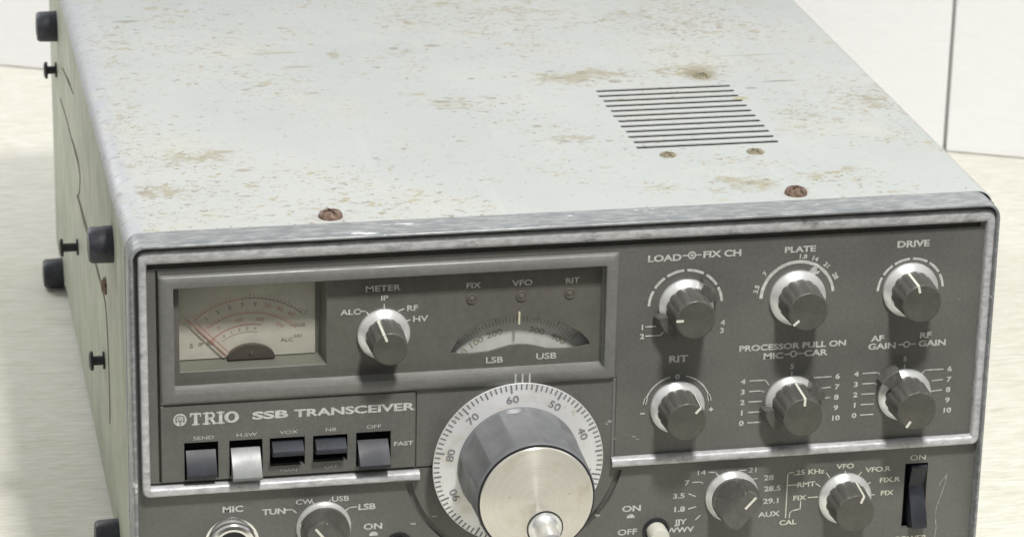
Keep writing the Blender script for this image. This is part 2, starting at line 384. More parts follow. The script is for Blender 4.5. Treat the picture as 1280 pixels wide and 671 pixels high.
for x in (-135, 135):
    for y in (40, 385):
        bm = bmesh.new(); loft(bm, [[(x+rr*math.cos(2*PI*k/24), y+rr*math.sin(2*PI*k/24), z) for k in range(24)] for rr, z in ((9, ZB+.4), (9, TZ+.5), (8.5, TZ+.02))], cap0=True, cap1=True)
        obj('bottom_foot', bm, M_black, root)
# left side fittings
def side_lathe(y, z, prof, m, name, label=None, n=32, parent=None):
    """prof: (radius, distance out from the side)"""
    bm = bmesh.new()
    loft(bm, [[(-XO-h, y+rr*math.cos(2*PI*k/n), z+rr*math.sin(2*PI*k/n)) for k in range(n)] for rr, h in prof], cap0=True, cap1=True)
    return obj(name, bm, m, parent or root, smooth=35, label=label)
for y, z in ((365, -21.5), (63.5, -19.2), (374, -147.6), (68, -144)):
    side_lathe(y, z, [(7.2, -.2), (7.2, .6), (7.0, 8.0), (6.2, 9.2), (3, 9.6)], M_blackblue, 'side_foot')
for y, z, L_ in ((374.9, -45.8, 4.2), (259.9, -92.5, 6.5), (119.5, -89.7, 4.5)):
    o = side_lathe(y, z, [(3.6, -.2), (3.6, .8), (1.9, 1.0), (1.9, L_), (4.0, L_+.1), (4.0, L_+1.2), (3.0, L_+1.8)], M_black, 'side_stud')
side_lathe(101, -50.5, [(3.6, -.2), (3.5, .8), (2.2, 1.9), (.6, 2.1)], M_rust, 'side_screw', 'rusty brown side screw')
def side_line(pts, wf, name):
    bm = bmesh.new(); n = len(pts)
    P_ = [Vector((0, y, z)) for y, z in pts]; L0, L1 = [], []
    for i, p in enumerate(P_):
        t = (P_[min(i+1, n-1)]-P_[max(i-1, 0)]).normalized(); q = Vector((0, -t.z, t.y))*wf(i/(n-1))/2
        L0.append(p+q); L1.append(p-q)
    a = [bm.verts.new((-XO-.02, v.y, v.z)) for v in L0]; b = [bm.verts.new((-XO-.02, v.y, v.z)) for v in L1]; c = [bm.verts.new((-XO-.35, v.y, v.z)) for v in P_]
    for i in range(n-1):
        bm.faces.new((a[i], a[i+1], c[i+1], c[i])); bm.faces.new((b[i+1], b[i], c[i], c[i+1]))
    obj(name, bm, M_side_strip, case)
M_side_strip = mat('dark_brown_strip', (.10, .095, .065), .7)  # dark brown for the thin strips laid along the left side
side_line([(352,-52.8),(330,-51),(310,-49.6),(281,-49),(265,-48),(252,-47.4),(240,-47),(232,-50),(236,-57),(250,-66)], lambda t: 1.2+3.0*math.sin(PI*t)*(t > .35), 'side_strip')
side_line([(256,-67.2),(245,-65.5),(222,-64.6),(196,-62.4),(175,-61.4),(154,-60.8),(126,-59.6),(109,-59.5),(103,-61.5),(100,-66),(97.5,-73),(96,-80),(95.6,-97),(97,-104),(98,-108)], lambda t: min(6.2, 2+30*t)*(1-.75*t) if t < .75 else 2.7, 'side_strip')
side_line([(330,-31),(300,-27),(285,-24.5),(262,-22)], lambda t: .6+2.2*math.sin(PI*t), 'side_strip')

# bezel: outer front surround
bm = bmesh.new(); XB = 166.2
def bz(ins, y, rad, off=0): return [(x, yy+(off if z < -3 else 0), z) for x, yy, z in rrect(-XB+ins, XB-1.1-ins*.75, ZB+ins, 3.7-ins, y, rad, 8)]
loft(bm, [bz(0, 12, 6.5, 10), bz(0, -.6, 6.5), bz(.25, -1.5, 6.3), bz(.8, -1.9, 5.6), bz(1.5, -1.7, 4.8), bz(1.8, -.9, 4.2), bz(1.9, 5, 4)])
bezel = obj('bezel', bm, M_bezel, root, smooth=50)
# front panel plate with its cut-outs
PX = 162.6; PF = 3.0
bm = bmesh.new(); box(bm, -164.4, 163.6, PF, PF+2.0, ZB+1.8, 1.9)
panel = obj('front_panel', bm, M_panel, root, org=(0, PF, -60))
cut = bmesh.new()
box(cut, -151.5, 14.5, 0, 9, -58, -13)                         # window
switches = [(-146.7,-134.0,-76.7,-91.6),(-129.9,-117.4,-76.8,-91.4),(-114.7,-101.5,-76.9,-88.3),(-98.4,-85.4,-77.0,-87.7),(-82.1,-68.9,-76.8,-90.6)]
for a, b, t_, b_ in switches: box(cut, a, b, 0, 9, b_, t_)
box(cut, 135.3, 144.6, 0, 9, -132.4, -104.8)                   # power rocker
def tubecut(cx, cz, ra, y0, y1): loft(cut, [circle(cx, cz, ra, y0, 40), circle(cx, cz, ra, y1, 40)], cap0=True, cap1=True)
tubecut(-129.3, -118.8, 9.0, 0, 9); tubecut(35.6, -126.2, 5.2, 0, 9)
boolean(panel, cut)
cut = bmesh.new(); g = .55
def groove(x0, x1, z0, z1, dpt=.8): box(cut, x0, x1, 0, PF+dpt, z0, z1)
groove(-59.5, -59.0, -93.4, -61.5); groove(17.7, 18.0, -95.4, -60.4, .3); groove(-162, -52.5, -93.3, -92.5); groove(-156.2, -155.3, -92.4, -8.0, 1.7); groove(-159.0, 159.0, -7.4, -4.0, 1.8)
boolean(panel, cut)
cut = bmesh.new()
nn = 40; a0, a1 = math.radians(102), math.radians(258)
A = [a0+(a1-a0)*k/nn for k in range(nn+1)]
po = [(-20.9+43.0*math.sin(a), -90.4+43.0*math.cos(a)) for a in A]; pi_ = [(-20.9+40.6*math.sin(a), -90.4+40.6*math.cos(a)) for a in A]
L_ = [[(po[k][0], 0, po[k][1]), (po[k][0], PF+1.6, po[k][1]), (pi_[k][0], PF+1.6, pi_[k][1]), (pi_[k][0], 0, pi_[k][1])] for k in range(nn+1)]
loft(cut, L_, cap0=True, cap1=True); boolean(panel, cut)
# raised strip around the dial and TRIO sub-panel
bm = bmesh.new(); box(bm, -155.2, -59.6, PF-.5, PF+.2, -92.4, -61.6); bevel(bm, .25, 1)
sub = obj('switch_plate', bm, M_panel, root, org=(0, PF, -60))
cut = bmesh.new()
for a, b, t_, b_ in switches: box(cut, a, b, 0, 9, b_, t_)
boolean(sub, cut)
bm = bmesh.new(); box(bm, 16.5, 17.4, PF-.35, PF+.3, -93.4, -61.3); bevel(bm, .15, 1); obj('dividing_ridge', bm, M_surr, panel)
# silver trim frame (open where the tuning dial sits)
bm = bmesh.new()
path_o = [(-58, -97.0), (-162.7, -97.0), (-162.7, .2), (163.8, .2), (163.8, -97.0), (16.6, -97.0)]
def rounded(path, rad):
    out = [path[0]]
    for i in range(1, len(path)-1):
        p0, p1, p2 = Vector(path[i-1]), Vector(path[i]), Vector(path[i+1]); d0 = (p0-p1).normalized(); d2 = (p2-p1).normalized()
        c = p1+(d0+d2)*rad
        for k in range(7):
            t = k/6*PI/2; out.append(tuple(c-d2*rad*math.cos(t)-d0*rad*math.sin(t)))
    out.append(path[-1]); return out
ws, wt, wb = 3.1, 4.9, 3.4
path_i = [(-58, -97.0+wb), (-162.7+ws, -97.0+wb), (-162.7+ws, .2-wt), (163.8-ws, .2-wt), (163.8-ws, -97.0+wb), (16.6, -97.0+wb)]
O_ = rounded(path_o, 2.8); I_ = rounded(path_i, .6); 
def lerp(t): return [(a[0]+(b[0]-a[0])*t, a[1]+(b[1]-a[1])*t) for a, b in zip(O_, I_)]
rows = [(0, 3), (0, .6), (.10, .1), (.25, -.05), (.72, 0), (.86, .35), (1, 1.0), (1, 3)]
G = [[bm.verts.new((x, y, z)) for x, z in lerp(t)] for t, y in rows]
for i in range(len(rows)-1):
    for j in range(len(O_)-1): bm.faces.new((G[i][j], G[i][j+1], G[i+1][j+1], G[i+1][j]))
for j in (0, len(O_)-1): bm.faces.new([g_[j] for g_ in G])
obj('trim_frame', bm, M_alu, root, smooth=60)

# display window
bm = bmesh.new()
def wl(x0, x1, z0, z1, y, rr=.6): return rrect(x0, x1, z0, z1, y, rr, 4)
loft(bm, [wl(-155.2,17.4,-61.0,-10.0,3.2,1.0), wl(-155.2,17.4,-61.0,-10.0,2.5,1.0), wl(-153.9,16.1,-59.8,-10.9,1.35,1), wl(-150.4,13.0,-56.6,-14.4,1.3,.8), wl(-149.9,12.5,-56.0,-14.9,1.6,.6),
          wl(-149.8,12.4,-55.8,-15.0,6.6,.6), wl(-149.0,11.6,-55.2,-15.6,7.3,.6)])
surr = obj('window_surround', bm, M_surr, root, smooth=50)
WP = 7.0
bm = bmesh.new(); box(bm, -150.6, 13.2, WP, WP+1.2, -56.8, -14.2)
plate = obj('dial_plate', bm, M_plate, root, org=(0, WP, -40))
cut = bmesh.new(); box(cut, -147.4, -92.6, 5, 10, -50.3, -17.0)
boolean(plate, cut)
def crescent(y0, y1, bmx, ex=0):
    top = [(-45.8,-48.6),(-43.6,-44.4),(-40.6,-40.8),(-36.8,-38.2),(-32.4,-36.4),(-26,-35.1),(-19.4,-34.7),(-13,-35.4),(-7.2,-37),(-1,-39.6),(4.2,-43),(7.2,-46.2),(8.0,-48.4)]
    bot = [(4,-49.3),(-3,-49.5),(-8.6,-49.1),(-12.4,-47.9),(-16,-47.1),(-19.4,-46.8),(-23,-47.0),(-27,-48.0),(-31,-49.0),(-37,-49.4),(-42,-49.3)]
    prism(bmx, top+bot, y0, y1)
cut = bmesh.new(); crescent(5, 10, cut); boolean(plate, cut)
for o_ in (plate,): pass
# meter
bm = bmesh.new(); MF = 14.0
a_ = [(-147.4, WP+.05, -50.3), (-92.6, WP+.05, -50.3), (-92.6, WP+.05, -17.0), (-147.4, WP+.05, -17.0)]
b_ = [(-147.0, MF+.3, -48.4), (-94.2, MF+.3, -48.4), (-94.2, MF+.3, -17.5), (-147.0, MF+.3, -17.5)]
loft(bm, [a_, b_], cap1=True)
meter = obj('meter', bm, M_mbox, root)
bm = bmesh.new(); box(bm, -146.8, -96.0, MF-.2, MF+.2, -48.0, -17.8)
mface = obj('meter_face', bm, M_mface, meter)
pvx, pvz = -120.6, -55.8
bmr = bmesh.new(); bmk = bmesh.new(); MY = MF-.2
def marc(b, rad, a0, a1, w): arc(b, pvx, pvz, rad, w, a0, a1, MY, .05)
marc(bmk, 31.0, -6, 40, .35); marc(bmr, 31.0, -42, -6, .35)
marc(bmr, 25.2, -38, 44, .35); marc(bmr, 20.6, -44, 12, .55); marc(bmk, 17.6, -35, 10, .25)
for k in range(31):
    a = math.radians(-40+k*2.7); L0, L1 = 31.0, 32.2+(.9 if k % 5 == 0 else 0)
    stroke(bmk if k > 12 else bmr, [(pvx+L0*math.sin(a), pvz+L0*math.cos(a)), (pvx+L1*math.sin(a), pvz+L1*math.cos(a))], .22, MY, .05)
    stroke(bmr, [(pvx+25.2*math.sin(a), pvz+25.2*math.cos(a)), (pvx+26.4*math.sin(a), pvz+26.4*math.cos(a))], .22, MY, .05)
for k, s in enumerate(['1','3','5','7','9','20','40','60']):
    a = -34+k*9.6; ar = math.radians(a); text(bmk if k < 5 else bmr, s, pvx+28.6*math.sin(ar), pvz+28.6*math.cos(ar), 1.7, MY, 1.1, .02, a)
for k, s in enumerate(['0','100','200','300']):
    a = -30+k*20; ar = math.radians(a); text(bmr, s, pvx+22.8*math.sin(ar), pvz+22.8*math.cos(ar), 1.4, MY, 1.1, .01, a)
for k, s in enumerate(['0','.1','.2','.3','.4']):
    a = -30+k*9; ar = math.radians(a); text(bmk, s, pvx+19.0*math.sin(ar), pvz+19.0*math.cos(ar), 1.2, MY, 1.1, .02, a)
text(bmk, 'S', -142.3, -42.5, 1.7, MY, 1.2, .03); text(bmk, 'IP', -138.8, -42.2, 1.5, MY, 1.2, .03); text(bmk, 'RF', -135.2, -41.9, 1.5, MY, 1.2, .03)
text(bmk, 'ALC', -106.6, -42.1, 1.5, MY, 1.2, .03); text(bmk, 'HV', -102.3, -40.9, 1.4, MY, 1.2, .03); text(bmk, '+20dB', -102.6, -36.5, 1.4, MY, 1.1, .02)
obj('red_scale', bmr, M_mred, meter); obj('black_scale', bmk, M_mblk, meter)
bm = bmesh.new(); nx0, nz0, nx1, nz1 = -129.4, -46.8, -144.2, -31.2
dv = Vector((nx1-nx0, 0, nz1-nz0)).normalized(); q = Vector((-dv.z, 0, dv.x))
for off, w in ((0, .17), (1.6, .12)):  # thinner second bar imitates the needle's shadow/reflection double as geometry
    a = Vector((nx0, MF-1.6, nz0))+q*(-off); b = Vector((nx1, MF-1.6, nz1))+q*(-off)*.8
    if off: b = b - dv*4
    loft(bm, [[tuple(p+s1*q*w+Vector((0, s2*.15, 0))) for s1, s2 in ((-1,-1),(1,-1),(1,1),(-1,1))] for p in (a, b)], cap0=True, cap1=True)
obj('needle_and_double', bm, M_needle, meter)
bm = bmesh.new(); pts = []
for k in range(25):
    a = PI*k/24; pts.append((-120.2+8.9*math.cos(a), -48.2+5.6*math.sin(a)))
prism(bm, pts, MF-.3, MF-2.4)
obj('pivot_cover', bm, M_pivot, meter)
bm = bmesh.new(); loft(bm, [circle(-120.2, -45.8, .8, MF-2.3, 16), circle(-120.2, -45.8, .6, MF-2.9, 16)], cap1=True)
obj('zero_screw', bm, M_chrome, meter)
bm = bmesh.new(); box(bm, -149.4, 12.0, WP-.5, WP-.25, -55.4, -15.2)
# clear cover over the meter only
bm.free(); bm = bmesh.new(); box(bm, -147.3, -92.7, WP+.3, WP+.8, -50.2, -17.1); obj('meter_glass', bm, M_glass, meter)
# frequency drum behind the crescent opening
bm = bmesh.new(); DY = 12.0; box(bm, -50, 12, DY, DY+1, -53, -32)
drum = obj('frequency_drum', bm, M_drum, root)
bm = bmesh.new(); dcx, dcz = -19.4, -72.0
for k in range(-18, 19):
    a = math.radians(k*2.3); L0 = 32.6; L1 = 34.0+(1.6 if k % 6 == 0 else (.7 if k % 3 == 0 else 0))
    stroke(bm, [(dcx+L0*math.sin(a), dcz+L0*math.cos(a)), (dcx+L1*math.sin(a), dcz+L1*math.cos(a))], .35, DY, .05)
for a, s in ((-43, '0'), (-17, '200'), (-32,'100'), (15, '300'), (33, '400')):
    ar = math.radians(a); text(bm, s, dcx+29.6*math.sin(ar), dcz+29.6*math.cos(ar), 2.3, DY, 1.3, .02, a)
obj('drum_scale', bm, mat('faded_olive_ink', (.30,.29,.22), .5), drum)
bm = bmesh.new(); stroke(bm, [(-19.6, -33.6), (-19.6, -38.2)], .7, WP-.05, .3); obj('index_line', bm, mat('cream_index', (.62, .58, .42), .5), plate)
for x in (-37.8, -18.9, -.3):
    bm = bmesh.new(); lathe(bm, x, -27.0, [(2.1, WP), (2.0, WP-.5), (1.5, WP-.6), (1.4, WP-.2), (.9, WP-.6), (.3, WP-.8)], 24); obj('indicator_lamp', bm, M_lens, plate, smooth=30)

# printed legends ---------------------------------------------------------------
def legend(fn, parent=panel, m=None):
    bm = bmesh.new(); fn(bm); return obj('printed_legend', bm, m or M_print, parent)
LY = PF-.05; WY = WP-.05; SY = PF-.55
def l_meter(b):
    for s, x, z, h, w in (('METER',-71.6,-21.0,2.3,1.35),('IP',-71.0,-24.9,2.0,1.3),('ALC',-83.6,-29.8,2.1,1.35),('RF',-60.4,-29.5,2.2,1.3),('HV',-57.4,-33.9,2.2,1.4)):
        text(b, s, x, z, h, WY, w, .02)
    stroke(b, [(-80.0,-29.8),(-77.9,-29.8),(-76.9,-31.2)], .45, WY); stroke(b, [(-71.0,-27.4),(-71.0,-29.0)], .4, WY)
    stroke(b, [(-63.6,-29.7),(-65.6,-30.4)], .45, WY); stroke(b, [(-61.2,-34.2),(-63.2,-34.8)], .45, WY)
legend(l_meter, plate)
for s_, x_, z_, h_, w_ in (('FIX',-37.4,-21.8,2.1,1.3),('VFO',-18.6,-21.8,2.2,1.3),('RIT',.5,-21.9,2.1,1.25),('LSB',-28.9,-52.3,2.4,1.3),('USB',-8.9,-51.9,2.4,1.35)):
    legend(lambda b: text(b, s_, x_, z_, h_, WY, w_, .02), plate)
def l_index(b):
    for x0 in (-21.7, -19.0, -16.3): stroke(b, [(x0, -56.5), (x0, -60.5)], .65, 1.25)
legend(l_index, surr)
TEXTD = dict(wide=1.35, bold=.035)
def scale_arc(b, cx, cz, rad, segs, w=1.05):
    for a0, a1 in segs:
        arc(b, cx, cz, rad, w, a0, a1, LY)
SEG6 = [(-88,-63),(-58,-36),(-32,-4),(1,28),(33,57),(62,86)]
def l_load(b):
    text(b, 'LOAD', 34.8, -13.4, 2.5, LY, **TEXTD); text(b, 'FIX CH', 57.2, -12.8, 2.5, LY, **TEXTD)
    arc(b, 45.4, -12.9, 1.3, .55, 0, 360, LY); arc(b, 45.4, -12.9, .35, .5, 0, 360, LY)
    stroke(b, [(41.9,-12.9),(44.2,-12.9)], .5, LY); stroke(b, [(46.7,-12.9),(48.9,-12.9)], .5, LY)
    scale_arc(b, 43.6, -33.0, 14.2, SEG6)
    text(b, '1', 27.2, -40.9, 2.0, LY, 1.2, .03); stroke(b, [(28.6,-40.8),(32.3,-40.8)], .45, LY)
    text(b, '2', 27.2, -44.6, 2.0, LY, 1.2, .03); stroke(b, [(28.7,-44.6),(34.3,-44.6),(35.8,-42.9)], .45, LY)
    text(b, '4', 58.6, -40.8, 2.0, LY, 1.2, .03); text(b, '3', 58.4, -44.0, 2.0, LY, 1.2, .03)
legend(l_load)
def l_plate(b):
    text(b, 'PLATE', 87.6, -12.7, 2.3, LY, **TEXTD)
    arc(b, 87.4, -32.0, 14.2, 1.3, -90, 52, LY); arc(b, 87.4, -32.0, 14.2, 1.1, 52, 84, LY)
    for s, a in (('3.5',-76),('7',-52),('1.8',5),('14',22),('21',42),('28',62)):
        ar = math.radians(a); text(b, s, 87.4+16.7*math.sin(ar), -32+16.4*math.cos(ar), 1.7, LY, 1.15, .04, a)
    arc(b, 87.4, -32.0, 12.2, 1.5, 34, 41, LY)
legend(l_plate)
def l_drive(b):
    text(b, 'DRIVE', 132.4, -12.9, 2.5, LY, **TEXTD); scale_arc(b, 132.4, -32.0, 13.0, SEG6, .95)
legend(l_drive)
def l_rit(b):
    text(b, 'RIT', 41.7, -54.6, 2.7, LY, **TEXTD); text(b, '0', 41.7, -62.0, 1.9, LY, 1.3, .03)
    arc(b, 42.0, -74.6, 13.0, .5, -82, -14, LY); arc(b, 42.0, -74.6, 13.0, .5, 14, 82, LY)
    arc(b, 42.0, -74.6, 13.0, 1.3, -82, -70, LY); arc(b, 42.0, -74.6, 13.0, 1.3, 70, 82, LY)
    stroke(b, [(27.8,-76.4),(29.2,-76.4)], .6, LY); stroke(b, [(54.8,-76.4),(56.2,-76.4)], .5, LY); stroke(b, [(55.5,-77.1),(55.5,-75.7)], .5, LY)
legend(l_rit)
def l_scale10(b, cx, top):
    for i, s in enumerate('43210'):
        z = top-i*4.35; text(b, s, cx-19.2, z, 2.0, LY, 1.3, .035)
        if i == 0: stroke(b, [(cx-16.6, z), (cx-10.4, z), (cx-9.0, z-2.0)], .45, LY)
        elif i == 1: stroke(b, [(cx-16.6, z), (cx-11.8, z), (cx-10.8, z-.5)], .45, LY)
        else: stroke(b, [(cx-16.6, z), (cx-11.6, z)], .45, LY)
    for i, s in enumerate(['6','7','8','9','10']):
        z = top-.2-i*4.35; text(b, s, cx+18.4, z, 2.0, LY, 1.3, .035)
        if i == 0: stroke(b, [(cx+15.8, z), (cx+8.4, z), (cx+7.2, z-1.4)], .45, LY)
        elif i < 3: stroke(b, [(cx+15.8, z), (cx+11.6, z-.3)], .4, LY)
    text(b, '5', cx, top+5.0, 1.9, LY, 1.2, .03); stroke(b, [(cx, top+2.6), (cx, top-1.8)], .45, LY)
def l_proc(b):
    text(b, 'PROCESSOR PULL ON', 86.8, -52.0, 2.3, LY, 1.32, .035)
    text(b, 'MIC', 79.2, -55.7, 2.4, LY, **TEXTD); text(b, 'CAR', 96.0, -55.4, 2.4, LY, **TEXTD)
    arc(b, 87.2, -55.4, 1.1, .5, 0, 360, LY); stroke(b, [(83.8,-55.4),(86.1,-55.4)], .45, LY); stroke(b, [(88.3,-55.4),(91.0,-55.4)], .45, LY)
    l_scale10(b, 87.0, -65.6)
legend(l_proc)
def l_af(b):
    text(b, 'AF', 120.6, -51.0, 2.3, LY, **TEXTD); text(b, 'GAIN', 122.6, -54.3, 2.4, LY, **TEXTD)
    text(b, 'RF', 139.8, -50.8, 2.3, LY, **TEXTD); text(b, 'GAIN', 142.8, -54.2, 2.4, LY, **TEXTD)
    arc(b, 132.4, -54.2, 1.1, .5, 0, 360, LY); stroke(b, [(129.2,-54.2),(131.2,-54.2)], .45, LY); stroke(b, [(133.6,-54.2),(136.0,-54.2)], .45, LY)
    l_scale10(b, 132.2, -65.3)
legend(l_af)
# maker's name and model words, with slab feet on the T, R and I
def l_brand(b):
    x = -142.3; z0, z1 = -69.3, -65.1; t = .95
    def bar(xa, xb, za, zb): stroke(b, [((xa+xb)/2, za+.0), ((xa+xb)/2, zb)], xb-xa, SY)
    def hbar(xa, xb, zc, w): stroke(b, [(xa, zc), (xb, zc)], w, SY)
    hbar(x-1.7, x+1.7, z1, .7); bar(x-.65, x+.65, z0, z1); hbar(x-1.2, x+1.2, z0, .5); bar(x-2.1, x-1.6, z1-1.0, z1); bar(x+1.6, x+2.1, z1-1.0, z1)
    x = -137.6
    bar(x-1.2, x+.05, z0, z1); hbar(x-1.9, x+.6, z0, .5); hbar(x-1.9, x+1.2, z1, .5)
    arc(b, x+1.0, z1-1.05, 1.05, .9, 0, 180, SY); hbar(x, x+1.0, z1-2.1, .5); stroke(b, [(x+.9, z1-2.2), (x+2.3, z0)], 1.0, SY); hbar(x+1.7, x+2.9, z0, .5)
    x = -133.0
    bar(x-.65, x+.65, z0, z1); hbar(x-1.3, x+1.3, z0, .5); hbar(x-1.3, x+1.3, z1, .5)
    x = -128.9
    A = [2*PI*k/28 for k in range(29)]
    for k in range(28):
        q = []
        for a, ro in ((A[k], 1), (A[k+1], 1), (A[k+1], 0), (A[k], 0)):
            rx, rz = ((2.75, 2.3) if ro else (1.25, 1.5)); q.append((x+rx*math.cos(a), (z0+z1)/2+rz*math.sin(a)))
        prism(b, q, SY, SY-.06)
legend(l_brand, sub)
legend(lambda b: text(b, 'SSB', -114.5, -67.2, 2.9, SY, 2.15, .045), sub); legend(lambda b: text(b, 'TRANSCEIVER', -82.8, -67.3, 2.9, SY, 1.74, .035), sub)
bm = bmesh.new(); lathe(bm, -148.1, -67.2, [(2.5, SY), (2.45, SY-.15)], 32); emb = obj('round_emblem', bm, M_print, sub)
bm = bmesh.new(); ey = SY-.16
for x in (-149.4, -148.5, -147.7, -146.8): stroke(bm, [(x, -65.6), (x, -68.2)], .22, ey)
arc(bm, -148.1, -67.2, 1.8, .2, -130, 130, ey); stroke(bm, [(-149.5,-67.6),(-146.7,-67.6)], .22, ey); stroke(bm, [(-148.1,-67.6),(-148.1,-69.3)], .35, ey)
obj('emblem_lines', bm, M_panel, sub)
def l_sw(b):
    for s, x, z in (('SEND',-139.4,-74.9),('H.SW',-123.4,-74.7),('VOX',-107.6,-74.7),('NB',-91.7,-74.7),('OFF',-75.4,-74.6),('MAN',-107.6,-90.2),('OFF',-91.6,-89.9)):
        legend(lambda b: text(b, s, x, z, 1.4 if z > -80 else 1.3, SY, 1.6, .0), sub, M_print if z > -80 else M_faint)
l_sw(None)
legend(lambda b: text(b, 'FAST', -64.1, -82.2, 1.6, SY, 1.5, .02), sub)
legend(lambda b: text(b, 'MIC', -128.8, -105.0, 2.4, LY, 1.35, .03))
def l_low(b):
    text(b, 'TUN', -113.2, -107.1, 2.3, LY, 1.3, .035); stroke(b, [(-109.4,-106.8),(-106.4,-106.8),(-104.8,-108.2)], .45, LY)
    text(b, 'CW', -101.8, -103.9, 2.0, LY, 1.3, .02); stroke(b, [(-98.8,-103.9),(-98.2,-104.9)], .4, LY)
    text(b, 'USB', -88.0, -103.6, 2.1, LY, 1.3, .02); stroke(b, [(-91.6,-103.9),(-92.8,-104.9)], .4, LY)
    text(b, 'LSB', -77.9, -107.6, 2.4, LY, 1.3, .035); stroke(b, [(-81.7,-107.4),(-84.6,-107.6),(-86.2,-108.9)], .45, LY)
legend(l_low)
legend(lambda b: (text(b, 'ON', -75.4, -116.0, 2.4, LY, 1.35, .03), arc(b, -75.2, -120.0, .9, 1.6, -88, 88, LY)))
def l_mid(b):
    for s, x, z in (('7',47.2,-106.6),('3.5',44.2,-111.9),('1.8',44.4,-117.6),('JJY',45.4,-123.0),('WWV',45.2,-126.4),('14',52.6,-102.7),('21',73.6,-103.0),('28',80.0,-106.7),('28.5',81.7,-111.4),('29.1',81.6,-116.7),('AUX',80.8,-122.3)):
        text(b, s, x, z, 2.1, LY, 1.35, .03 if s not in ('14', '21') else .0)
    for p in ([(49.4,-106.6),(52.4,-106.6),(53.6,-107.2)], [(48.2,-111.4),(50.8,-112.6)], [(48.3,-117.8),(51.2,-117.0)], [(51.3,-122.6),(53.0,-120.9)], [(56.0,-102.8),(58.5,-103.0),(59.6,-104.4)],
              [(66.6,-104.6),(67.8,-102.9),(70.6,-102.9)], [(72.2,-107.0),(75.4,-106.8)], [(73.6,-112.0),(75.0,-111.9)], [(73.6,-117.2),(74.4,-117.2)]):
        stroke(b, p, .42, LY)
legend(l_mid)
legend(lambda b: (text(b, 'ON', 25.6, -115.9, 2.4, LY, 1.4, .03), arc(b, 25.3, -120.0, .85, 1.6, -88, 88, LY), text(b, 'OFF', 24.2, -125.8, 2.4, LY, 1.3, .02)))
def l_fn(b):
    for s, x, z in (('VFO',110.8,-104.0),('VFO.R',124.2,-106.2),('FIX.R',129.2,-111.0),('FIX',128.4,-116.6),('.25 KHz',96.2,-105.4),('RMT',95.2,-110.6),('FIX',92.8,-116.2),('CAL',88.6,-126.4)):
        text(b, s, x, z, 2.0, LY, 1.3, .025)
    for p in ([(110.9,-106.2),(110.9,-108.0)], [(116.2,-108.6),(117.5,-107.0)], [(119.8,-112.4),(121.4,-111.8)], [(122.0,-117.2),(123.4,-117.0)], [(103.2,-106.4),(104.6,-108.4)], [(99.2,-110.6),(101.0,-112.0)], [(96.4,-116.4),(100.2,-116.4)],
              [(90.0,-105.2),(88.4,-105.2),(87.6,-106.0),(87.6,-124.4)], [(87.6,-110.6),(91.4,-110.6)], [(93.4,-117.8),(93.4,-121.0),(90.2,-121.6),(89.3,-122.4),(89.1,-124.4)]):
        stroke(b, p, .40, LY)
M_cream = (speckled('cream_print', (.56,.55,.46), (.68,.67,.58), (.3,.3,.26), 600, .5, 0, .4, .6, .66, .72, .0))
legend(l_fn, panel, M_cream)
legend(lambda b: text(b, 'ON', 140.3, -102.3, 2.2, LY, 1.35, .0), panel, M_cream); legend(lambda b: text(b, 'POWER', 139.6, -137.0, 2.0, LY, 1.3, .02), panel, M_cream)
# long scratch by the power switch and small chips in the paint
def scratch(pts, w, name='paint_chip'):
    bm = bmesh.new(); stroke(bm, pts, w, LY); obj(name, bm, M_faint, panel)
bm = bmesh.new(); stroke(bm, [(152.6,-110.4),(152.3,-113),(152.0,-115),(150.8,-119.5),(149.4,-124),(149.0,-128),(149.8,-133),(149.4,-138)], .34, LY); stroke(bm, [(152.3,-111.0),(150.6,-113.2),(149.8,-115)], .3, LY)
obj('long_scratch', bm, M_faint, panel)
for x, z, l, w in ((15.2,-78.6,.9,.9),(14.2,-79.6,.7,.6),(17.6,-86,.5,.4),(24.8,-85.6,1.2,.4),(26.4,-86.8,1.0,.35),(11.4,-117.8,1.5,.8),(-52.6,-113.5,1.4,.6),(-60.8,-116,1.6,.8),(60,-12,.7,.3),(152,-36.6,.9,.25)):
    scratch([(x, z), (x+l, z-.2)], w)

